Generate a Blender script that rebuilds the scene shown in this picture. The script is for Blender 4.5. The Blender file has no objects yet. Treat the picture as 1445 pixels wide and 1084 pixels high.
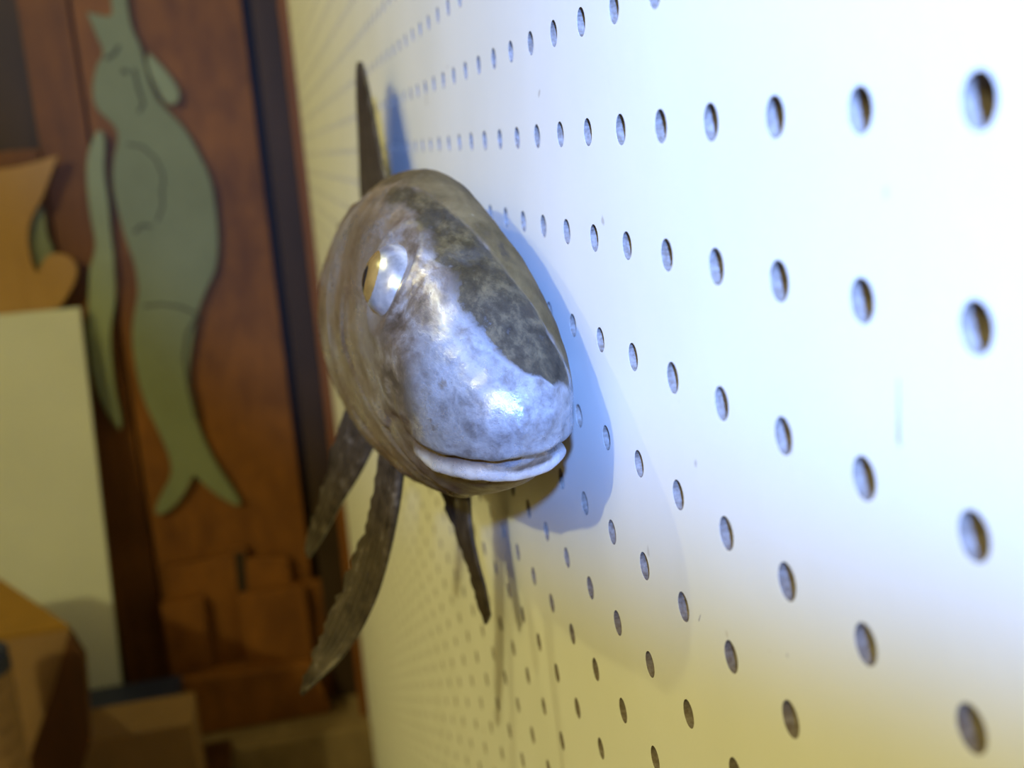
import bpy, bmesh, math, random
from mathutils import Matrix, Vector, noise
random.seed(7)
IN = 0.0254
Z0 = 58.0                      # inches of the reference height above the floor
S = bpy.context.scene
COL = S.collection

# All places are measured in inches: u along the pegboard away from the camera,
# d downwards, n out from the pegboard face.  The pegboard face is X = 0.
def P(u, d, n):
    return Vector((-n * IN, u * IN, (Z0 - d) * IN))

# ------------------------------------------------------------------ camera
cam_data = bpy.data.cameras.new('camera')
cam = bpy.data.objects.new('camera', cam_data)
COL.objects.link(cam)
def V(a):
    return Vector((-a[2], a[0], -a[1]))
right = V((-0.21800971, 0.07681579, -0.97291886))
up = -V((-0.1921174, 0.97401362, 0.11995151))
back = -V((0.95685039, 0.21306524, -0.19758678))
cm = Matrix((right, up, back)).transposed().to_4x4()
cm.translation = P(-4.448, 1.006, 3.078)
cam.matrix_world = cm
cam_data.sensor_fit = 'HORIZONTAL'
cam_data.sensor_width = 36.0
cam_data.lens = 36.0 * 1581.965 / 1445.0
cam_data.clip_start = 0.005
cam_data.clip_end = 30
cam_data.dof.use_dof = True
cam_data.dof.focus_distance = 10.6 * IN
cam_data.dof.aperture_fstop = (cam_data.lens / 1000.0) / (0.115 * IN)
S.camera = cam

# ------------------------------------------------------------------ world, lamps, exposure
S.view_settings.view_transform = 'Standard'
S.view_settings.look = 'None'
S.view_settings.gamma = 1.0
S.view_settings.use_curve_mapping = False
S.view_settings.exposure = 0.0
W = bpy.data.worlds.new('world'); S.world = W
W.use_nodes = True
W.node_tree.nodes['Background'].inputs[0].default_value = (1.0, 0.62, 0.30, 1)
W.node_tree.nodes['Background'].inputs[1].default_value = 0.008

def lamp(name, kind, loc, color, energy, radius, target=None, size=None, blend=0.5):
    ld = bpy.data.lights.new(name, kind); ld.color = color; ld.energy = energy
    ld.shadow_soft_size = radius
    o = bpy.data.objects.new(name, ld); COL.objects.link(o); o.location = loc
    if kind == 'SPOT':
        ld.spot_size = size; ld.spot_blend = blend
    if target is not None:
        o.rotation_euler = (target - loc).to_track_quat('-Z', 'Y').to_euler()
    return o
# a shaded cool work lamp behind and above the camera; its shade cuts the beam low on the right
FL = P(-18, -5.8, 6.3)
lamp('cool_work_lamp', 'SPOT', FL, (0.18, 0.37, 1.0), 104.0, 0.010,
     target=FL + (P(20, -9.3, -14.5) - P(0, 0, 0)), size=math.radians(102.8), blend=0.19)
# bare tungsten bulb near the ceiling, far behind the camera
lamp('ceiling_bulb', 'POINT', P(-90, -84, 116), (1.0, 0.95, 0.40), 325.0, 0.045)
lamp('warm_fill', 'POINT', P(58, -55, 55), (1.0, 0.95, 0.38), 34.0, 0.03)  # added warm fill that evens out the far end of the wall

# ------------------------------------------------------------------ helpers
def obj(name, me, mats, parent=None, smooth=False):
    o = bpy.data.objects.new(name, me); COL.objects.link(o)
    if not isinstance(mats, (list, tuple)): mats = [mats]
    for m in mats: me.materials.append(m)
    if smooth: me.polygons.foreach_set('use_smooth', [True] * len(me.polygons))
    if parent is not None:
        o.parent = parent
        w = Matrix.Identity(4); q = parent
        while q is not None:
            w = q.matrix_basis @ w; q = q.parent
        o.matrix_basis = w.inverted()
    return o
def tag(o, label, cat, group=None):
    o['label'] = label; o['category'] = cat
    if group: o['group'] = group
    return o
def struct(o, label=None):
    o['kind'] = 'structure'
    if label: o['label'] = label
    return o
def empty(name, loc):
    o = bpy.data.objects.new(name, None); COL.objects.link(o)
    o.matrix_basis = Matrix.Translation(loc); o.empty_display_size = 0.02
    return o
def mesh_from(verts, faces, name='mesh'):
    me = bpy.data.meshes.new(name); me.from_pydata([tuple(v) for v in verts], [], faces); me.update()
    return me
def fix(me, bevel=0.0, seg=2):
    bm = bmesh.new(); bm.from_mesh(me)
    bmesh.ops.recalc_face_normals(bm, faces=bm.faces)
    if bevel > 0:
        ed = [e for e in bm.edges if len(e.link_faces) == 2 and e.calc_face_angle(0) > 0.5]
        bmesh.ops.bevel(bm, geom=ed, offset=bevel * IN, segments=seg, affect='EDGES', profile=0.6)
    bm.to_mesh(me); bm.free()
    return me
def box_me(u0, u1, d0, d1, n0, n1, bevel=0.06):
    vs = [P(u, d, n) for u in (u0, u1) for d in (d0, d1) for n in (n0, n1)]
    fs = [(0,1,3,2),(4,6,7,5),(0,4,5,1),(2,3,7,6),(0,2,6,4),(1,5,7,3)]
    return fix(mesh_from(vs, fs), bevel)
def hexa_me(quad_front, quad_back, bevel=0.06):
    vs = [P(*q) for q in quad_front] + [P(*q) for q in quad_back]
    fs = [(0,1,2,3),(7,6,5,4)] + [(i, 4+i, 4+(i+1)%4, (i+1)%4) for i in range(4)]
    return fix(mesh_from(vs, fs), bevel)
def smooth_outline(pts, corner=None, it=1):
    # Chaikin rounding that keeps sharp tips
    for _ in range(it):
        out = []; k = len(pts)
        for i in range(k):
            a, b, c = pts[i-1], pts[i], pts[(i+1) % k]
            v1 = (Vector(a) - Vector(b)); v2 = (Vector(c) - Vector(b))
            if v1.length < 1e-6 or v2.length < 1e-6 or v1.angle(v2) < math.radians(75):
                out.append(b); continue
            out.append(tuple(Vector(b) + v1 * 0.25)); out.append(tuple(Vector(b) + v2 * 0.25))
        pts = out
    return pts
def slab_me(outline, u_front, thick, it=2, bevel=0.05):
    # sawn sheet with an outline given as (n, d)
    pts = smooth_outline(outline, it=it)
    k = len(pts)
    vs = [P(u_front, d, n) for n, d in pts] + [P(u_front + thick, d, n) for n, d in pts]
    fs = [tuple(range(k)), tuple(range(2*k-1, k-1, -1))] + [(i, k+i, k+(i+1)%k, (i+1)%k) for i in range(k)]
    me = mesh_from(vs, fs)
    return fix(me, bevel, 1)
def merge(me, me2, mat_index):
    bm = bmesh.new(); bm.from_mesh(me)
    k = len(bm.faces)
    bm.from_mesh(me2); bm.faces.ensure_lookup_table()
    for f in bm.faces[k:]: f.material_index = mat_index
    bm.to_mesh(me); bm.free()
    return me
def stroke_me(line, u, w=0.12):
    # a drawn line on a sheet facing the camera side, (n, d) points
    pts = [Vector((n, d)) for n, d in line]
    L, R_ = [], []
    for i, q in enumerate(pts):
        t = (pts[min(i+1, len(pts)-1)] - pts[max(i-1, 0)]).normalized()
        s = Vector((-t.y, t.x)) * w / 2
        L.append(q + s); R_.append(q - s)
    k = len(pts)
    vs = [P(u, q.y, q.x) for q in L] + [P(u, q.y, q.x) for q in R_]
    fs = [(i, i+1, k+i+1, k+i) for i in range(k-1)]
    return mesh_from(vs, fs)
def pchip(x, xs, ys):
    h = [xs[i+1]-xs[i] for i in range(len(xs)-1)]
    dl = [(ys[i+1]-ys[i])/h[i] for i in range(len(h))]
    i = 0
    while i < len(h)-1 and x > xs[i+1]: i += 1
    def m(j):
        if j == 0: return dl[0]
        if j == len(xs)-1: return dl[-1]
        if dl[j-1]*dl[j] <= 0: return 0.0
        w1 = 2*h[j]+h[j-1]; w2 = h[j]+2*h[j-1]
        return (w1+w2)/(w1/dl[j-1]+w2/dl[j])
    t = min(max((x-xs[i])/h[i], 0), 1)
    return (ys[i]*(2*t**3-3*t**2+1)+m(i)*h[i]*(t**3-2*t**2+t)
            + ys[i+1]*(-2*t**3+3*t**2)+m(i+1)*h[i]*(t**3-t**2))
def lin(x, xs, ys):
    if x <= xs[0]: return ys[0]
    for i in range(len(xs)-1):
        if x <= xs[i+1]:
            return ys[i] + (ys[i+1]-ys[i])*(x-xs[i])/(xs[i+1]-xs[i])
    return ys[-1]
def sstep(a, b, x):
    t = min(max((x-a)/(b-a), 0), 1)
    return t*t*(3-2*t)

# ------------------------------------------------------------------ materials
class NT:
    def __init__(self, name):
        self.m = bpy.data.materials.new(name); self.m.use_nodes = True
        self.t = self.m.node_tree; self.b = self.t.nodes['Principled BSDF']
    def n(self, kind, **kw):
        x = self.t.nodes.new(kind)
        for k, v in kw.items(): setattr(x, k, v)
        return x
    def l(self, a, b): self.t.links.new(a, b)
    def coord(self, scale=(1,1,1)):
        tc = self.n('ShaderNodeTexCoord'); mp = self.n('ShaderNodeMapping')
        mp.inputs['Scale'].default_value = scale
        self.l(tc.outputs['Object'], mp.inputs[0]); return mp.outputs[0]
    def noise(self, vec, scale, detail=4, rough=0.6, dist=0.0):
        x = self.n('ShaderNodeTexNoise'); x.inputs['Scale'].default_value = scale
        x.inputs['Detail'].default_value = detail; x.inputs['Roughness'].default_value = rough
        x.inputs['Distortion'].default_value = dist
        self.l(vec, x.inputs['Vector']); return x.outputs['Fac']
    def ramp(self, fac, stops):
        r = self.n('ShaderNodeValToRGB'); e = r.color_ramp.elements
        while len(e) < len(stops): e.new(0.5)
        for i, (p, c) in enumerate(stops):
            e[i].position = p; e[i].color = (*c, 1) if len(c) == 3 else c
        self.l(fac, r.inputs[0]); return r.outputs[0]
    def mix(self, fac, a, b, mode='MIX'):
        x = self.n('ShaderNodeMix', data_type='RGBA', blend_type=mode)
        if isinstance(fac, (int, float)): x.inputs[0].default_value = fac
        else: self.l(fac, x.inputs[0])
        for s, v in ((6, a), (7, b)):
            if isinstance(v, tuple): x.inputs[s].default_value = (*v, 1)
            else: self.l(v, x.inputs[s])
        return x.outputs[2]
    def math(self, op, a, b):
        x = self.n('ShaderNodeMath', operation=op)
        for s, v in ((0, a), (1, b)):
            if isinstance(v, (int, float)): x.inputs[s].default_value = v
            else: self.l(v, x.inputs[s])
        return x.outputs[0]
    def attr(self, name):
        x = self.n('ShaderNodeAttribute'); x.attribute_name = name; return x.outputs['Fac']
    def bump(self, h, strength, dist):
        x = self.n('ShaderNodeBump'); x.inputs['Strength'].default_value = strength
        x.inputs['Distance'].default_value = dist
        self.l(h, x.inputs['Height']); self.l(x.outputs[0], self.b.inputs['Normal'])
    def col(self, c):
        if isinstance(c, tuple): self.b.inputs['Base Color'].default_value = (*c, 1)
        else: self.l(c, self.b.inputs['Base Color'])
    def pr(self, rough=0.5, metal=0.0, spec=0.5):
        self.b.inputs['Roughness'].default_value = rough
        self.b.inputs['Metallic'].default_value = metal
        self.b.inputs['Specular IOR Level'].default_value = spec

def wood(name, c1, c2, scale=(1, 1, 1), grain=40, rough=0.6, spec=0.3, blotch=6):
    t = NT(name)
    v = t.coord(scale)
    a = t.noise(v, grain, 6, 0.65, 0.4)
    b = t.noise(t.coord(), blotch, 4, 0.6)
    f = t.math('ADD', t.math('MULTIPLY', a, 0.55), t.math('MULTIPLY', b, 0.45))
    t.col(t.ramp(f, [(0.3, c1), (0.68, c2)]))
    t.bump(a, 0.15, 0.001); t.pr(rough, 0, spec)
    return t.m
def plain(name, c, rough=0.6, spec=0.3, metal=0, var=0.12, scale=12):
    t = NT(name)
    a = t.noise(t.coord(), scale, 5, 0.6)
    t.col(t.ramp(a, [(0.3, tuple(x*(1-var) for x in c)), (0.7, tuple(min(1, x*(1+var)) for x in c))]))
    t.bump(a, 0.05, 0.001); t.pr(rough, metal, spec)
    return t.m

def peg_paint():
    t = NT('white_pegboard_paint')
    v = t.coord()
    a = t.noise(v, 14, 3, 0.5); f = t.noise(v, 900, 2, 0.5); g = t.noise(v, 120, 4, 0.6)
    base = t.ramp(a, [(0.35, (0.80, 0.79, 0.74)), (0.65, (0.84, 0.83, 0.79))])
    # sparse scuffs and specks
    sp = t.noise(v, 95, 2, 0.4)
    spm = t.ramp(sp, [(0.745, (0, 0, 0)), (0.775, (1, 1, 1))])
    base = t.mix(t.math('MULTIPLY', spm, 0.5), base, (0.30, 0.24, 0.18))
    t.col(base)
    h = t.math('ADD', t.math('MULTIPLY', f, 0.35), g)
    t.bump(h, 0.12, 0.0006); t.pr(0.42, 0, 0.35)
    return t.m
M_PEG = peg_paint()
def hole_mat():
    t = NT('hole_bore_fibre')
    v = t.coord()
    a = t.noise(v, 700, 3, 0.6)
    t.col(t.ramp(a, [(0.3, (0.15, 0.11, 0.08)), (0.7, (0.29, 0.245, 0.21))]))
    t.bump(a, 0.4, 0.0006); t.pr(0.85, 0, 0.2)
    return t.m
M_HOLE = hole_mat()
M_MARK = plain('graphite_mark', (0.40, 0.38, 0.42), 0.6)
M_PEGBACK = plain('brown_hardboard', (0.12, 0.07, 0.035), 0.8)

def fish_mat():
    t = NT('patinated_silver_fish_skin')
    v = t.coord()
    v2 = t.coord((1, 0.42, 1))
    n1 = t.noise(v2, 88, 7, 0.66, 0.3)
    n2 = t.noise(v2, 48, 5, 0.62, 0.3)
    n3 = t.noise(v2, 300, 4, 0.6)
    n4 = t.noise(v2, 230, 6, 0.68, 0.2)
    silver = t.ramp(n1, [(0.38, (0.075, 0.05, 0.03)), (0.46, (0.19, 0.14, 0.10)), (0.53, (0.35, 0.30, 0.255)), (0.62, (0.60, 0.56, 0.53))])
    brown = t.ramp(n2, [(0.40, (0, 0, 0)), (0.62, (1, 1, 1))])
    silver = t.mix(t.math('MULTIPLY', brown, 0.72), silver, (0.20, 0.14, 0.08))
    sm = t.math('MULTIPLY', t.attr('snout'), 0.7)
    silver = t.mix(sm, silver, t.ramp(n4, [(0.32, (0.15, 0.16, 0.19)), (0.48, (0.32, 0.355, 0.42)), (0.62, (0.46, 0.51, 0.60))]))  # blue-grey snout: the cool lamp's cast mixed into the base colour
    # tan flank further back
    silver = t.mix(t.math('MULTIPLY', t.attr('rear'), 0.85), silver, t.ramp(n2, [(0.35, (0.17, 0.10, 0.04)), (0.5, (0.27, 0.18, 0.085)), (0.66, (0.36, 0.30, 0.22))]))
    wob = t.math('ADD', t.math('MULTIPLY', t.math('SUBTRACT', n1, 0.5), 1.9), t.math('MULTIPLY', t.math('SUBTRACT', n4, 0.5), 1.2))
    def mask(name, lo=0.35, hi=0.65):
        s = t.math('ADD', t.attr(name), wob)
        return t.ramp(s, [(lo, (0, 0, 0)), (hi, (1, 1, 1))])
    dark = t.ramp(n4, [(0.34, (0.022, 0.015, 0.006)), (0.5, (0.046, 0.031, 0.011)), (0.68, (0.12, 0.083, 0.032))])
    tan = t.ramp(n1, [(0.36, (0.075, 0.050, 0.019)), (0.64, (0.17, 0.115, 0.046))])
    c = t.mix(t.math('MULTIPLY', mask('dark', 0.2, 0.7), 0.94), silver, dark)
    c = t.mix(mask('tan', 0.2, 0.8), c, tan)
    c = t.mix(mask('chin', 0.3, 0.7), c, t.ramp(n2, [(0.4, (0.14, 0.09, 0.06)), (0.62, (0.36, 0.30, 0.18))]))
    lipm = t.ramp(t.math('ADD', t.attr('lip'), t.math('MULTIPLY', wob, 0.3)), [(0.3, (0, 0, 0)), (0.75, (1, 1, 1))])
    c = t.mix(lipm, c, t.ramp(n4, [(0.3, (0.56, 0.55, 0.58)), (0.6, (0.76, 0.76, 0.80))]))
    grm = t.ramp(t.math('ADD', t.attr('groove'), t.math('MULTIPLY', wob, 0.4)), [(0.2, (0, 0, 0)), (0.8, (1, 1, 1))])
    c = t.mix(t.math('MULTIPLY', grm, 0.85), c, (0.15, 0.095, 0.065))
    chips = t.ramp(t.noise(v2, 130, 3, 0.55), [(0.56, (0, 0, 0)), (0.62, (1, 1, 1))])
    edm = t.ramp(t.math('ADD', t.attr('edge'), wob), [(0.5, (0, 0, 0)), (0.75, (1, 1, 1))])
    c = t.mix(t.math('MULTIPLY', t.math('MULTIPLY', edm, chips), 0.8), c, (0.05, 0.036, 0.024))
    t.col(c)
    r = t.ramp(n1, [(0.35, (0.46,)*3), (0.6, (0.24,)*3)])
    dm_ = t.math('MAXIMUM', t.attr('dark'), t.attr('tan'))
    r = t.mix(t.math('MULTIPLY', dm_, 0.7), r, (0.6, 0.6, 0.6))
    t.l(r, t.b.inputs['Roughness'])
    t.l(t.math('SUBTRACT', 0.48, t.math('MULTIPLY', t.math('MAXIMUM', t.attr('dark'), t.attr('tan')), 0.47)), t.b.inputs['Metallic'])
    t.l(t.math('SUBTRACT', 0.5, t.math('MULTIPLY', t.math('MAXIMUM', t.attr('dark'), t.attr('tan')), 0.46)), t.b.inputs['Specular IOR Level'])
    h = t.math('ADD', t.math('MULTIPLY', n3, 0.2), t.math('ADD', n1, t.math('MULTIPLY', n4, 0.5)))
    t.bump(h, 0.45, 0.0013)
    return t.m
M_FISH = fish_mat()
def fin_mat():
    t = NT('dark_bronze_fin')
    a = t.noise(t.coord(), 150, 5, 0.65)
    t.col(t.ramp(a, [(0.35, (0.030, 0.021, 0.014)), (0.58, (0.075, 0.055, 0.038)), (0.75, (0.20, 0.17, 0.14))]))
    t.bump(a, 0.4, 0.0006); t.pr(0.42, 0.3, 0.5)
    return t.m
M_FIN = fin_mat()
M_EYE = plain('silver_eye', (0.66, 0.65, 0.63), 0.3, 0.8, 0.8, 0.45, 170)
M_IRIS = plain('amber_iris', (0.23, 0.125, 0.028), 0.25, 0.5, 0.0, 0.25, 250)
M_PUPIL = plain('black_pupil', (0.012, 0.010, 0.008), 0.12, 0.7)
M_PLY = wood('orange_brown_plywood', (0.075, 0.023, 0.003), (0.215, 0.075, 0.009), (1, 1, 0.35), 30, blotch=9)
M_PLANK = wood('aged_brown_plank', (0.065, 0.020, 0.003), (0.17, 0.058, 0.007), (1, 1, 0.1), 30)
M_WALLB = wood('dark_stained_boarding', (0.020, 0.010, 0.004), (0.050, 0.024, 0.009), (1, 1, 0.08), 24)
M_TRIM = wood('reddish_pine', (0.12, 0.036, 0.006), (0.22, 0.075, 0.012), (1, 1, 0.1), 40)
M_GREEN = plain('sage_green_paint', (0.15, 0.165, 0.095), 0.7, 0.2, 0, 0.10, 9)
M_GREEN2 = plain('pale_sage_paint', (0.19, 0.21, 0.12), 0.7, 0.2, 0, 0.10, 9)
M_PENCIL = plain('dark_pencil', (0.040, 0.045, 0.030), 0.7)
M_SLOT_SHADE = plain('dark_slot_shade', (0.018, 0.010, 0.005), 0.8)  # near-black colour for the shade inside the board's slot
M_TAN = wood('raw_tan_plywood', (0.24, 0.125, 0.038), (0.33, 0.18, 0.058), (1, 1, 0.15), 22)
M_WHITE = plain('white_panel_board', (0.45, 0.45, 0.40), 0.55, 0.3, 0, 0.05, 5)
M_CARD = plain('tan_cardboard', (0.22, 0.125, 0.055), 0.8, 0.2, 0, 0.10, 10)
M_YELLOW = plain('yellow_brown_cardboard', (0.22, 0.11, 0.015), 0.8, 0.2, 0, 0.10, 10)
M_DARKW = wood('dark_red_brown_board', (0.045, 0.016, 0.004), (0.10, 0.034, 0.008), (1, 1, 0.1), 30)
M_LEDGE = wood('grey_brown_weathered_timber', (0.13, 0.085, 0.038), (0.23, 0.15, 0.07), (1, 1, 0.5), 30)
M_NAVY = plain('navy_blue_plastic', (0.012, 0.016, 0.045), 0.5)
M_PLASTER = plain('dull_plaster', (0.42, 0.36, 0.28), 0.9)
M_CONC = plain('grey_concrete', (0.20, 0.17, 0.14), 0.9)

BODY_OUTLINE = [(10.94, -10.7), (11.0, -9.74), (11.05, -8.64), (11.91, -8.85), (12.6, -9.09), (12.25, -7.69), (11.86, -6.44), (12.54, -5.74), (13.02, -4.12), (12.95, -2.95), (12.02, -2.04), (11.73, -1.17), (12.39, 0.48), (12.63, 2.18), (12.49, 4.1), (12.3, 5.69), (11.94, 7.32), (11.96, 8.92), (12.1, 9.62), (12.67, 11.19), (12.92, 12.98), (12.89, 15.2), (12.64, 17.09), (11.91, 19.45), (11.47, 21.43), (11.71, 22.55), (12.49, 23.6), (13.2, 24.86), (12.7, 25.17), (11.53, 24.52), (10.67, 23.48), (10.09, 22.49), (9.55, 23.25), (8.61, 24.37), (7.44, 25.29), (7.05, 25.09), (7.77, 23.51), (8.62, 21.63), (9.36, 19.03), (9.61, 16.91), (9.43, 14.87), (8.76, 12.54), (8.28, 10.94), (7.35, 9.21), (6.75, 8.37), (6.29, 6.44), (6.16, 4.13), (6.24, 2.02), (6.86, 0.23), (7.5, -1.37), (8.51, -2.64), (9.14, -3.52), (9.46, -5.39), (9.58, -6.89), (10.01, -7.9), (10.03, -9.69), (9.99, -10.66)]
SIDE_FIN_OUTLINE = [(9.16, -6.37), (8.45, -5.49), (7.76, -4.44), (7.46, -3.58), (7.79, -2.96), (8.39, -2.93), (8.73, -3.5), (9.09, -4.53), (9.36, -5.55)]
STRIP_OUTLINE = [(12.98, -1.69), (12.66, -1.38), (12.73, -0.57), (13.06, 1.11), (13.03, 3.18), (13.2, 4.91), (13.21, 6.66), (13.33, 7.53), (13.4, 8.59), (13.58, 9.82), (14.18, 11.56), (14.41, 13.72), (14.5, 16.11), (14.37, 17.62), (14.46, 18.59), (14.68, 18.52), (15.4, 16.93), (15.78, 14.84), (15.74, 12.29), (15.39, 9.99), (14.91, 7.37), (14.56, 6.71), (14.21, 5.69), (14.31, 3.93), (14.23, 1.7), (13.97, 0.01), (13.27, -1.37)]
TAN_OUTLINE = [(25.24, 0.48), (19.35, 0.41), (17.88, 0.27), (16.25, -0.1), (15.66, -0.18), (16.22, 0.85), (17.09, 2.55), (17.93, 3.63), (18.38, 4.88), (18.38, 6.43), (18.15, 7.3), (17.73, 6.62), (17.22, 6.09), (16.48, 6.09), (15.8, 6.53), (15.51, 7.24), (15.94, 8.25), (16.79, 9.35), (17.24, 9.84), (20.89, 9.84), (26.89, 9.7)]
SLIVER_OUTLINE = [(17.52, 2.79), (17.16, 3.21), (17.26, 5.01), (16.95, 5.83), (17.26, 6.58), (18.25, 7.41), (18.68, 6.18), (18.55, 4.63)]
PELV_L = [(10.4, 5.03, 1.51), (10.5, 5.27, 1.62), (10.6, 5.85, 1.73), (10.7, 6.7, 1.95), (10.8, 7.39, 2.21), (10.9, 8.08, 2.66), (11.0, 8.65, 3.36)]
PELV_T = [(11.2, 5.05, 1.72), (11.23, 5.28, 1.84), (11.27, 6.22, 2.1), (11.3, 6.99, 2.49), (11.33, 7.78, 2.88), (11.37, 8.42, 3.23), (11.4, 8.86, 3.4)]
PECT_L = [(12.6, 5.11, 1.52), (13.12, 5.5, 1.69), (13.64, 6.23, 2.03), (14.16, 6.86, 2.37), (14.68, 7.56, 2.72), (15.2, 8.13, 3.04)]
PECT_T = [(13.6, 4.91, 1.99), (14.04, 5.29, 2.17), (14.48, 5.99, 2.4), (14.92, 6.79, 2.64), (15.36, 7.55, 2.9), (15.8, 8.16, 3.06)]
WALL_L = [(11.2, 5.44, 0.64), (11.08, 5.89, 0.63), (10.96, 6.45, 0.68), (10.84, 6.96, 0.65), (10.72, 7.36, 0.59), (10.6, 7.74, 0.57)]
WALL_T = [(12.0, 5.48, 1.02), (11.78, 5.98, 1.01), (11.56, 6.62, 0.84), (11.34, 7.24, 0.71), (11.12, 7.74, 0.64), (10.9, 8.02, 0.59)]
DORS_L = [(17.23, 1.87, 0.66), (18.11, 1.21, 0.66), (18.99, 0.15, 0.66), (19.55, -0.45, 0.66), (20.39, -0.84, 0.66)]
DORS_T = [(24.14, 2.34, 0.66), (23.07, 0.79, 0.66), (22.48, -0.01, 0.66), (21.75, -0.6, 0.66), (21.04, -0.88, 0.66)]

DORS_L = [(16.7, 2.35, .66)] + DORS_L
DORS_T = [(22.9, 3.5, .66)] + DORS_T

# ------------------------------------------------------------------ setting
struct(obj('floor', box_me(-215, 78, 58, 62, -3, 150, 0), M_CONC))
struct(obj('ceiling', box_me(-215, 78, -112, -108, -3, 150, 0), M_PLASTER))
struct(obj('wall_right', box_me(-215, 78, -108, 58, -3, -0.85, 0), M_PEGBACK))
def wall_back():
    me = box_me(77, 80, -108, 58, -0.85, 150, 0)
    bm = bmesh.new(); bm.from_mesh(me); bm.to_mesh(me); bm.free()
    return me
struct(obj('wall_back', wall_back(), M_WALLB))
struct(obj('wall_left', box_me(-215, 78, -108, 58, 150, 153, 0), M_PLASTER))
struct(obj('trim_1', box_me(71.15, 72.6, -108, 58, -0.85, 0.55, 0.08), M_TRIM), 'reddish wooden batten closing the far end of the pegboard')

# ------------------------------------------------------------------ pegboard
def pegboard():
    U0, U1, D0, D1, T, r = -6, 70, -16, 47, 0.175, 0.130
    vs, fs, mi = [], [], []
    for c in range(U0, U1 + 1):
        for rw in range(D0, D1 + 1):
            far = c > 26
            k = 8 if far else 20
            b = len(vs)
            for i in range(k):                       # square rim of the cell
                a = 2 * math.pi * i / k + math.pi / 4
                x, y = math.cos(a), math.sin(a)
                s = 0.5 / max(abs(x), abs(y))
                vs.append(P(c + x * s, rw + y * s, 0))
            j = random.uniform(-.004, .004)
            rr = r + j
            for q, (rad, dep) in enumerate(((rr + .001, 0.0), (rr, -.001), (rr - .002, -T))):
                for i in range(k):
                    a = 2 * math.pi * i / k + math.pi / 4
                    vs.append(P(c + rad * math.cos(a), rw + rad * math.sin(a), dep))
            for q in range(3):
                for i in range(k):
                    i2 = (i + 1) % k
                    fs.append((b + q*k + i, b + q*k + i2, b + (q+1)*k + i2, b + (q+1)*k + i))
                    mi.append(1 if q == 2 else 0)
    u0, u1, d0, d1 = U0 - .5, U1 + .5, D0 - .5, D1 + .5
    b = len(vs)
    for n in (0, -T):
        vs += [P(u0, d0, n), P(u1, d0, n), P(u1, d1, n), P(u0, d1, n)]
    for i in range(4):
        i2 = (i + 1) % 4
        fs.append((b + i, b + i2, b + 4 + i2, b + 4 + i)); mi.append(1)
    # a faint vertical pencil scuff and a few nicks on the paint
    def mark(u, d, w, h, lean=0.0):
        bb = len(vs)
        vs.extend([P(u - w*.4, d, .002), P(u + w*.4, d, .002), P(u + w + lean, d + h, .002), P(u - w + lean, d + h, .002)])
        fs.append((bb, bb+1, bb+2, bb+3)); mi.append(2)
    mark(0.64, 2.36, .016, .34, .0)
    mark(2.02, 4.52, .010, .03)
    mark(3.6, 4.9, .010, .08, .05)
    mark(0.63, 2.70, .012, .02)
    me = mesh_from(vs, fs)
    me.polygons.foreach_set('material_index', mi)
    return me
pb = obj('pegboard', pegboard(), [M_PEG, M_HOLE, M_MARK])
tag(pb, 'white painted pegboard with rows of round holes covering the right wall', 'pegboard')

# ------------------------------------------------------------------ the fish
NOSE, MID, WALLW = 5.0, 1.05, 0.95
XS = [0, .148, .445, .989, 1.878, 3.164, 4.745, 6.92, 9.392, 12.852, 16.806, 20.76]
TOP = [3.33, 3.13, 2.94, 2.60, 2.14, 1.64, 1.30, 1.34, 1.62, 2.2, 2.97, 3.66]
BOT = [3.58, 3.79, 4.02, 4.36, 4.70, 5.07, 5.47, 5.92, 6.16, 5.74, 4.94, 4.34]
WID = [.05, .32, .51, .73, .90, 1.03, 1.14, 1.28, 1.32, 1.02, .57, .1]
def sect(x):
    return pchip(x, XS, TOP), pchip(x, XS, BOT), pchip(x, XS, WID)
def surf(x, ang):
    t, b, w = sect(x)
    a = math.radians(ang)
    s, c = math.sin(a), math.cos(a)
    mid = 1.05 - .40 * sstep(3.0, 14.0, x)
    n = mid + ((w + 1.05 - mid if w > .6 else w) * s if s > 0 else min(mid - .1, w) * s)
    return Vector((NOSE + x, (t + b) / 2 - (b - t) / 2 * c, n))
def line(pts, k=14):
    out = []
    for i in range(len(pts) - 1):
        for j in range(k):
            f = j / k
            out.append(surf(pts[i][0]*(1-f)+pts[i+1][0]*f, pts[i][1]*(1-f)+pts[i+1][1]*f))
    out.append(surf(*pts[-1])); return out
def dist(q, ln):
    return math.sqrt(min((q - w).length_squared for w in ln))
MOUTH = [(2.6,110),(1.9,116),(1.42,120),(1.02,123),(.7,130),(.45,144),(.3,165),(.26,184),(.32,205),(.45,222),(.75,234),(1.2,240)]
UPPER = [(2.4,108),(1.26,114),(.7,119),(.35,132),(.18,155),(.14,180),(.2,212),(.35,236),(.7,247)]
BAND = [(2.2,111),(1.35,117),(.85,122),(.55,132),(.33,150),(.22,172),(.22,195),(.32,220),(.6,238)]
LIPMID = [(1.9,124),(1.5,129),(1.2,131),(.86,137),(.62,150),(.53,170),(.53,188),(.62,206),(.78,220),(1.0,230)]
LIPLOW = [(1.9,132),(1.45,137),(1.1,143),(.85,157),(.76,174),(.78,192),(.9,212),(1.1,226)]
GILL = [(8.6,40),(9.0,70),(8.8,100),(8.0,125),(6.4,145),(4.8,160)]
GILL2 = [(6.5,60),(6.8,80),(6.7,102),(6.1,118),(5.0,134),(3.8,148),(3.0,162)]
GILL3 = [(5.2,75),(5.2,92),(4.4,106),(3.3,122),(2.5,138),(2.2,155)]
MAXIL = [(1.7,108),(2.3,109),(2.9,113),(3.3,121)]
EYE_X, EYE_A = 2.85, 52
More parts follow.
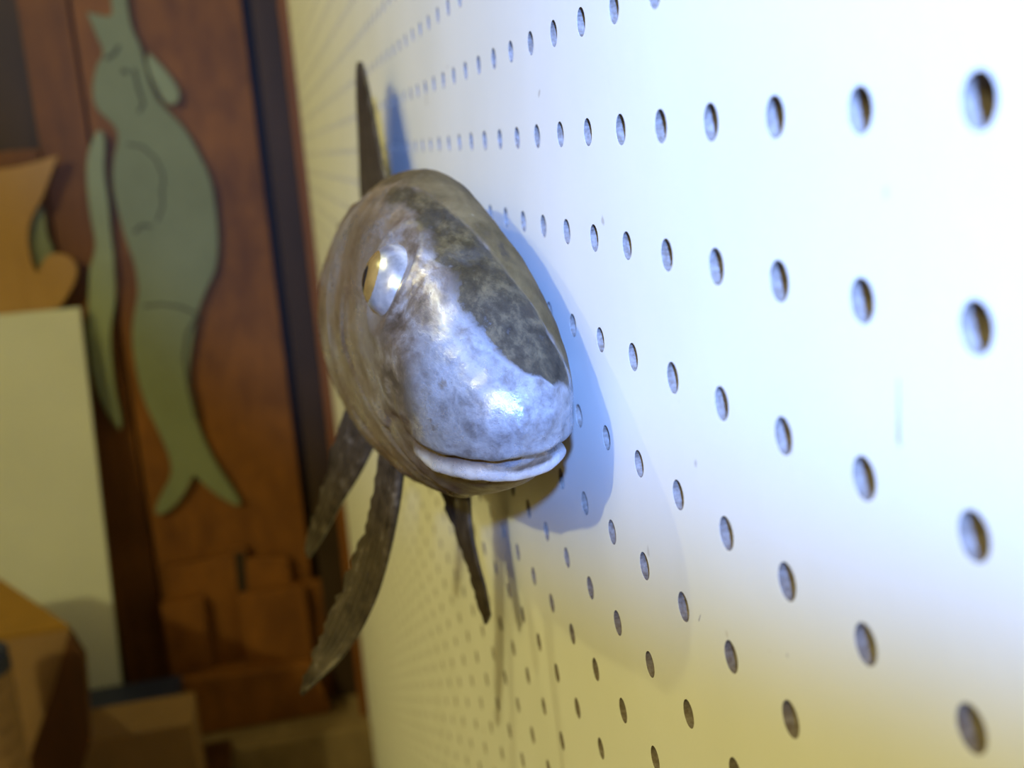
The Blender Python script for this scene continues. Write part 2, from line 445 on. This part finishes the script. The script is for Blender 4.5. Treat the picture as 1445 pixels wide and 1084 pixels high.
def fish_body():
    ml, ul, lm, ll = line(MOUTH), line(UPPER), line(LIPMID), line(LIPLOW)
    gl, g2, g3, mx, bd = line(GILL), line(GILL2), line(GILL3), line(MAXIL), line(BAND)
    ec = surf(EYE_X, EYE_A)
    NX, NA = 190, 168
    xs = []
    for i in range(NX + 1):
        f = i / NX
        xs.append(21.0 * (0.22 * f + 0.78 * f ** 2.6) if False else 21.0 * (0.30 * f ** 1.35 + 0.70 * f ** 3.2))
    vs, at = [], []
    names = ('dark', 'tan', 'chin', 'lip', 'groove', 'rear', 'edge', 'snout')
    for i, x in enumerate(xs):
        for j in range(NA):
            ang = 360.0 * j / NA
            q = surf(x, ang)
            e = 0.04 + 0.02 * x
            tx = surf(min(x + e, 21), ang) - surf(max(x - e, 0), ang)
            ta = surf(max(x, .02), ang + 2) - surf(max(x, .02), ang - 2)
            nrm = tx.cross(ta)
            if nrm.length < 1e-9: nrm = Vector((-1, 0, 0))
            nrm.normalize()
            cen = Vector((NOSE + x, (sect(x)[0] + sect(x)[1]) / 2, MID))
            if nrm.dot(q - cen + Vector((-.05, 0, 0))) < 0: nrm = -nrm
            A = dict.fromkeys(names, 0.0)
            h = 0.0
            asig = ang if ang <= 270 else ang - 360
            am_ = min(ang, 360 - ang)
            if x < 4 and am_ > 85:
                dm = dist(q, ml); du = dist(q, ul); dl = dist(q, lm); db = dist(q, ll)
                fade = 1 - sstep(1.3, 2.4, x)
                h -= .10 * math.exp(-(dm / .06) ** 2) * (0.25 + .75 * fade)
                h += .05 * math.exp(-(du / .09) ** 2) * fade
                h += .085 * math.exp(-(dl / .10) ** 2) * fade
                h -= .05 * math.exp(-(db / .07) ** 2) * fade
                A['lip'] = math.exp(-(dl / .115) ** 4) * fade
                A['groove'] = max(math.exp(-(dm / .075) ** 2) * (.5 + .5 * fade), .8 * math.exp(-(dist(q, bd) / .075) ** 4) * (.4 + .6 * fade))
                dx = dist(q, mx)
                h -= .035 * math.exp(-(dx / .07) ** 2)
                A['groove'] = max(A['groove'], .5 * math.exp(-(dx / .10) ** 2))
            lo = lin(x, [.7, .76, .85, 1.1, 1.45, 1.9, 3, 5, 8], [190, 174, 157, 143, 137, 133, 134, 142, 152])
            A['chin'] = sstep(lo + 3, lo + 12, am_) if x > .72 else 0
            A['snout'] = (1 - sstep(.75, 1.9, x)) * (1 if am_ < 140 or x < .4 else .3)
            if x < 5 and 15 < asig < 100:               # eye socket and brow
                de = (q - ec).length
                h += .045 * math.exp(-((de - .66) / .12) ** 2) - .08 * math.exp(-(de / .42) ** 2)
            if 1.5 < x < 13 and 30 < asig < 190:
                for ln_, w_, amp in ((gl, .13, .06), (g2, .11, .06), (g3, .085, .045)):
                    dg = dist(q, ln_)
                    h += amp * (.8 * math.exp(-((dg - w_ * 1.9) / (w_ * 1.1)) ** 2) - math.exp(-(dg / w_) ** 2))
                    A['groove'] = max(A['groove'], .62 * math.exp(-(dg / (w_ * 1.15)) ** 2))
            dl_ = lin(x, [.1, .2, .26, .54, 1.1, 1.5, 2.46, 3.26, 4.46, 7, 13], [-30, -16, -8, 12, 20, 20, 23, 24, 31, 40, 60])
            dr_ = lin(x, [.2, .29, .7, .94, 1.26, 1.58, 2.14, 2.78, 3.58, 4.38, 7], [-20, -60, -78, -48, -34, -22, -11, -1, 9, 20, 28])
            if -150 < asig < 150:
                A['dark'] = sstep(dr_ - 11, dr_ + 9, asig) * (1 - sstep(dl_ - 14, dl_ + 13, asig)) * (1 - .55 * sstep(4.4, 6.5, x)) * sstep(.08, .34, x)
                A['tan'] = (1 - sstep(dr_ - 3, dr_ + 4, asig)) * sstep(.8, 1.1, x)
            A['rear'] = sstep(1.9, 5.0, x)
            if -125 < asig < -20 and x < 3.4:
                A['edge'] = .6 * sstep(.35, .7, x)
            # hand-modelled unevenness
            h += .018 * noise.noise(q * 1.7) + .010 * noise.noise(q * 4.2)
            h *= min(1, .4 + x / .4)
            vs.append(q + nrm * h); at.append(A)
    faces = []
    for i in range(NX):
        for j in range(NA):
            j2 = (j + 1) % NA
            faces.append((i*NA + j, (i+1)*NA + j, (i+1)*NA + j2, i*NA + j2))
    b = len(vs)
    cN = sum((vs[j] for j in range(NA)), Vector()) / NA
    cT = sum((vs[NX*NA + j] for j in range(NA)), Vector()) / NA
    vs += [cN, cT]; at += [at[0], at[NX*NA]]
    for j in range(NA):
        j2 = (j + 1) % NA
        faces.append((b, j, j2)); faces.append((b + 1, NX*NA + j2, NX*NA + j))
    me = mesh_from([P(*q) for q in vs], faces)
    fix(me)
    for nm in names:
        a = me.attributes.new(nm, 'FLOAT', 'POINT')
        a.data.foreach_set('value', [w[nm] for w in at])
    return me
fish = empty('mounted_fish', P(13, 4.0, 0))
tag(fish, 'silvery brown sculpted fish mounted on the white pegboard, head towards the viewer', 'fish')
obj('body', fish_body(), M_FISH, fish, True)
fish.children[0]['label'] = 'silver and brown mottled fish body with closed white-lipped mouth'

def eye_parts():
    c = surf(EYE_X, EYE_A)
    tx = (surf(EYE_X + .3, EYE_A) - surf(EYE_X - .3, EYE_A)).normalized()
    ta = (surf(EYE_X, EYE_A + 6) - surf(EYE_X, EYE_A - 6)).normalized()
    nr = tx.cross(ta).normalized()
    if nr.z < 0: nr = -nr
    ta = nr.cross(tx).normalized()
    if ta.y < 0: ta = -ta
    c = c + tx * .08 + ta * .05 - nr * .085
    rx, ra, hh = .54, .40, .27
    def dome(cx, ca, sx, sa, lift, K=28, Rn=10, rim=True):
        vs, fs = [], []
        for r in range(Rn + 1):
            f = r / Rn
            for k in range(K):
                t = 2 * math.pi * k / K
                px, pa = cx + sx * f * math.cos(t), ca + sa * f * math.sin(t)
                z = hh * math.sqrt(max(0, 1 - (px / rx) ** 2 - (pa / ra) ** 2)) + lift * (1 - f ** 6)
                vs.append(P(*(c + tx * px + ta * pa + nr * z)))
        for r in range(Rn):
            for k in range(K):
                k2 = (k + 1) % K
                fs.append((r*K + k, r*K + k2, (r+1)*K + k2, (r+1)*K + k))
        me = mesh_from(vs, fs)
        bm = bmesh.new(); bm.from_mesh(me); bmesh.ops.remove_doubles(bm, verts=bm.verts, dist=1e-7)
        bmesh.ops.recalc_face_normals(bm, faces=bm.faces)
        out = V3(nr)
        if sum((f.normal.dot(out) for f in bm.faces)) < 0:
            bmesh.ops.reverse_faces(bm, faces=bm.faces)
        bm.to_mesh(me); bm.free()
        return me
    def V3(v): return Vector((-v.z, v.x, -v.y))
    e = obj('eye', dome(0, 0, rx, ra, 0), M_EYE, fish, True)
    e['label'] = 'domed glossy silver eye'
    i_ = obj('iris', dome(.08, .05, .36, .29, .010), M_IRIS, e, True); i_['label'] = 'amber iris'
    p_ = obj('pupil', dome(.08, .10, .12, .17, .020), M_PUPIL, e, True); p_['label'] = 'black pupil'
eye_parts()

def resample(pts, k):
    L = [0]
    for a, b in zip(pts, pts[1:]): L.append(L[-1] + (Vector(b) - Vector(a)).length)
    out = []
    for i in range(k):
        s = L[-1] * i / (k - 1)
        j = 0
        while j < len(L) - 2 and s > L[j+1]: j += 1
        f = (s - L[j]) / (L[j+1] - L[j])
        a, b = Vector(pts[j]), Vector(pts[j+1])
        # Catmull-Rom
        p0 = Vector(pts[j-1]) if j > 0 else a * 2 - b
        p3 = Vector(pts[j+2]) if j + 2 < len(pts) else b * 2 - a
        out.append(.5 * ((2*a) + (b - p0)*f + (2*p0 - 5*a + 4*b - p3)*f*f + (3*a - p0 - 3*b + p3)*f**3))
    return out
def fin_me(lead, trail, thick, rays=7, jag=0.06, seed=0, K=44):
    A, B = resample(lead, K), resample(trail, K)
    NW = 22
    rnd = random.Random(seed)
    front, backv = [], []
    for i in range(K):
        f = i / (K - 1)
        w = (B[i] - A[i])
        t = (A[min(i+1, K-1)] - A[max(i-1, 0)])
        nr = t.cross(w)
        nr = nr.normalized() if nr.length > 1e-9 else Vector((0, 0, 1))
        jg = rnd.uniform(-1, 1) * jag * min(1, f * 3)
        wl = w.normalized() if w.length > 1e-9 else w
        for j in range(NW):
            g = j / (NW - 1)
            q = A[i] + w * g
            if g > .5: q = q + wl * jg * (g - .5) * 2
            th = thick * (1 - .65 * f) * (0.18 + 0.82 * math.sin(math.pi * min(1, .12 + .80 * g)) ** .6)
            if j in (0, NW - 1): th *= .35
            rg = .22 * thick * math.sin(g * rays * 2 * math.pi)
            front.append(q + nr * (th / 2 + rg * .5)); backv.append(q - nr * (th / 2 - rg * .3))
    vs = [P(*q) for q in front + backv]
    n0 = len(front); fs = []
    for i in range(K - 1):
        for j in range(NW - 1):
            a = i*NW + j
            fs.append((a, a+1, a+NW+1, a+NW)); fs.append((n0+a, n0+a+NW, n0+a+NW+1, n0+a+1))
        for j in (0, NW-1):
            a = i*NW + j; fs.append((a, a+NW, n0+a+NW, n0+a))
    for i in (0, K-1):
        for j in range(NW-1):
            a = i*NW + j; fs.append((a, n0+a, n0+a+1, a+1))
    return fix(mesh_from(vs, fs))
for nm, a, b, th, rays, sd, lab in (
        ('dorsal_fin', DORS_L, DORS_T, .20, 5, 1, 'tall dark pointed fin on the back'),
        ('pectoral_fin', PECT_L, PECT_T, .16, 5, 2, 'dark curved fin low on the flank'),
        ('pelvic_fin', PELV_L, PELV_T, .16, 6, 3, 'long dark ragged fin hanging under the throat'),
        ('pelvic_fin', WALL_L, WALL_T, .14, 4, 4, 'narrow dark fin hanging beside the pegboard')):
    o = obj(nm, fin_me(a, b, th, rays, .07, sd), M_FIN, fish, True)
    o['label'] = lab
def tail_me():
    out = [(25.9, 4.1), (25.2, 3.7), (26.5, 3.25), (27.5, 2.95), (27.1, 3.6), (26.9, 4.1), (27.1, 4.9), (27.7, 6.1), (26.5, 5.4), (25.2, 4.5)]
    k = len(out)
    vs = [P(u, d, MID + .06) for u, d in out] + [P(u, d, MID - .06) for u, d in out]
    fs = [tuple(range(k)), tuple(range(2*k-1, k-1, -1))] + [(i, k+i, k+(i+1) % k, (i+1) % k) for i in range(k)]
    return fix(mesh_from(vs, fs), .03, 1)
obj('tail_fin', tail_me(), M_FIN, fish)
obj('wall_mount', box_me(11.5, 14.5, 3.0, 4.6, 0.0, 0.4, .03), M_DARKW, fish)

# ------------------------------------------------------------------ boards on the back wall
def bx(name, m, label, cat, *a, group=None, bevel=.06):
    return tag(obj(name, box_me(*a, bevel), m), label, cat, group)
PF = 76.0     # face of the plywood
bx('plywood_sheet', M_PLY, 'tall orange-brown plywood sheet on the back wall behind the green fish cutout', 'board', PF, PF+.95, -108, 40.95, 2.85, 13.55)
bx('wooden_plank', M_PLANK, 'upright brown plank left of the plywood sheet, behind the tan cutout', 'plank', PF+.2, PF+.97, -108, 40.95, 13.8, 16.9)
bx('wooden_rail', M_PLANK, 'horizontal brown board at the left edge above the tan cutout', 'board', PF+.1, PF+.97, -.75, 9, 17.0, 34)
bx('wooden_stud', M_WALLB, 'dark narrow post between the plywood sheet and the pegboard edge', 'post', 74.6, 76.9, -108, 40.95, -.2, 2.2)

cut = empty('fish_cutout', P(75.9, 20, 10))
tag(cut, 'sage green wooden fish cutout hanging head up on the orange-brown plywood', 'cutout')
bm_ = slab_me(BODY_OUTLINE, 75.3, .6)
for ln, w in (([(11.3,-.6),(10.4,-.4),(9.6,.5),(9.3,1.6),(9.4,2.3)], .16), ([(9.5,2.3),(9.6,3.6),(10.1,4.6)], .16),
              ([(11.7,5.2),(11.1,4.75),(10.5,4.9)], .22), ([(11.9,-6.1),(11.3,-6.35),(10.9,-6.9)], .24),
              ([(11.0,-5.3),(10.6,-5.2)], .3), ([(10.2,-5.4),(10.1,-4.2),(9.9,-3.1),(10.3,-2.6)], .22),
              ([(8.3,11.2),(9.2,12.4),(9.6,14.0),(9.6,16.2),(9.4,18.5)], .22), ([(8.4,11.1),(9.4,10.5),(10.6,10.2),(11.8,10.2)], .18)):
    merge(bm_, stroke_me(ln, 75.292, w), 1)
obj('body', bm_, [M_GREEN, M_PENCIL], cut)
o = obj('side_fin', slab_me(SIDE_FIN_OUTLINE, 75.25, .6), M_GREEN2, cut); o['label'] = 'paler leaf-shaped fin beside the head'
tag(obj('curved_strip_cutout', slab_me(STRIP_OUTLINE, 75.3, .6), M_GREEN2), 'long narrow pale green wavy strip left of the green fish cutout', 'cutout')
tag(obj('plywood_cutout', slab_me(TAN_OUTLINE, 74.9, .5), M_TAN), 'raw tan plywood cutout with a hooked notch at the left edge', 'cutout')
tag(obj('green_cutout', slab_me(SLIVER_OUTLINE, 75.45, .5), M_GREEN), 'green sliver of a cutout showing in the notch of the tan plywood', 'cutout')
wp = hexa_me([(74.2, 9.75, 15.72), (74.2, 9.6, 40), (70.2, 40, 40), (70.2, 40, 16.5)],
             [(74.7, 9.75, 15.72), (74.7, 9.6, 40), (70.7, 40, 40), (70.7, 40, 16.5)])
tag(obj('white_panel', wp, M_WHITE), 'large white panel leaning at lower left below the tan cutout', 'panel')

lb = empty('wooden_board', P(75, 40, 7))
tag(lb, 'brown board with a stepped top and dark slot at the foot of the plywood sheet', 'board')
obj('board', slab_me([(12.9,28.9),(8.3,28.9),(8.3,28.3),(7.2,28.3),(7.2,29.2),(4.3,29.6),(4.3,31.6),(2.2,31.8),(2.2,40.95),(12.9,40.95)], 75.0, .9, it=0), M_PLY, lb)
obj('slot', slab_me([(8.05,28.6),(7.35,28.6),(7.45,30.6),(7.7,33.6),(8.1,33.6),(8.15,30.5)], 74.97, .1, it=0, bevel=0), M_SLOT_SHADE, lb)['label'] = 'narrow dark slot'  # dark piece on the face, painted as the shaded opening
bx('wood_block', M_PLY, 'small upright brown block at the left foot of the stepped board', 'block', 73.9, 74.95, 31.3, 37.3, 10.6, 13.5)
bx('wood_block', M_PLY, 'wider brown block at the right foot of the stepped board', 'block', 73.9, 74.95, 31.6, 37.4, 3.45, 8.2)
tag(obj('wooden_batten', slab_me([(13.4,36.4),(10.5,36.7),(3.5,37.0),(2.65,40.4),(2.65,40.9),(12.2,40.9)], 72.4, 2.5, it=0), M_PLY), 'horizontal brown batten below the two blocks, above the grey timber', 'batten')
tag(obj('timber_ledge', box_me(69.5, 76.9, 41.0, 44.5, -.1, 12.6, .2), M_LEDGE), 'thick grey-brown timber ledge at the foot of the back wall', 'ledge')
bx('ledge_support', M_DARKW, 'dark timber standing under the grey-brown ledge', 'support', 71, 76.9, 44.5, 58, .2, 12.3)

# ------------------------------------------------------------------ bench in the lower left corner
wb = empty('workbench', P(58, 58, 26))
tag(wb, 'low dark workbench carrying the boxes at lower left', 'workbench')
obj('worktop', box_me(45, 69.4, 40.0, 41.4, 9.6, 46, .06), M_DARKW, wb)
for u, n in ((46.5, 11), (46.5, 44.5), (68, 11), (68, 44.5)):
    obj('leg', box_me(u-1, u+1, 41.4, 58, n-1, n+1, .05), M_DARKW, wb)
cb = empty('cardboard_box', P(60, 40, 21))
tag(cb, 'tan cardboard box with a yellow-brown lid at the lower left edge', 'box')
foot = [(56, 15.9), (56, 27.5), (65.5, 32), (65.5, 21.4)]
k_ = [P(u, 24.9, n) for u, n in foot]; 
obj('box_wall', fix(mesh_from([P(u, 24.95, n) for u, n in foot] + [P(u, 40, n + (1.2 if i == 0 else 0)) for i, (u, n) in enumerate(foot)],
    [(0,1,2,3),(7,6,5,4)] + [(i, 4+i, 4+(i+1) % 4, (i+1) % 4) for i in range(4)]), .05), M_CARD, cb)
obj('lid', fix(mesh_from([P(u, 24.7, n) for u, n in foot] + [P(u, 24.94, n) for u, n in foot],
    [(0,1,2,3),(7,6,5,4)] + [(i, 4+i, 4+(i+1) % 4, (i+1) % 4) for i in range(4)])), M_YELLOW, cb)['label'] = 'yellow-brown lid'
db = slab_me([(15.75,24.7),(17.1,27.9),(19.6,33.0),(22.4,40),(19.6,40),(15.6,31.0),(15.2,26.2)], 54.9, .8, it=0)
tag(obj('leaning_board', db, M_DARKW), 'dark red-brown board propped against the front of the tan cardboard box', 'board')
bx('carton', M_CARD, 'squat brown carton on the workbench at the bottom edge of the photo', 'box', 61.5, 65.8, 34.35, 40, 11.1, 17.8)
bx('storage_case', M_NAVY, 'dark navy blue case behind the squat brown carton', 'case', 66.2, 69.2, 34.6, 40, 12.2, 18.2)
def cyl_me(u, n, d0, d1, r0, rings, K=40):
    vs, fs = [], []
    for (dd, rr) in rings:
        for i in range(K):
            a = 2*math.pi*i/K
            vs.append(P(u + rr*math.cos(a), dd, n + rr*math.sin(a)))
    for q in range(len(rings)-1):
        for i in range(K):
            i2 = (i+1) % K
            fs.append((q*K+i, q*K+i2, (q+1)*K+i2, (q+1)*K+i))
    fs.append(tuple(range(K))); fs.append(tuple((len(rings)-1)*K + i for i in range(K-1, -1, -1)))
    return fix(mesh_from(vs, fs))
ro = empty('twine_roll', P(50, 40, 19.4))
tag(ro, 'tall tan roll with a dark blue cap in front of the cardboard box', 'roll')
rings = [(24.0 + i * (16.0 / 60), 2.0 + (.05 if i % 4 < 2 else 0)) for i in range(61)]
obj('roll', cyl_me(50, 19.6, 24, 40, 2, rings), M_CARD, ro, False)
obj('cap', cyl_me(50, 19.6, 23, 24, 2, [(23.0, 1.8), (23.15, 2.0), (23.98, 2.03)]), M_NAVY, ro)['label'] = 'dark blue cap'
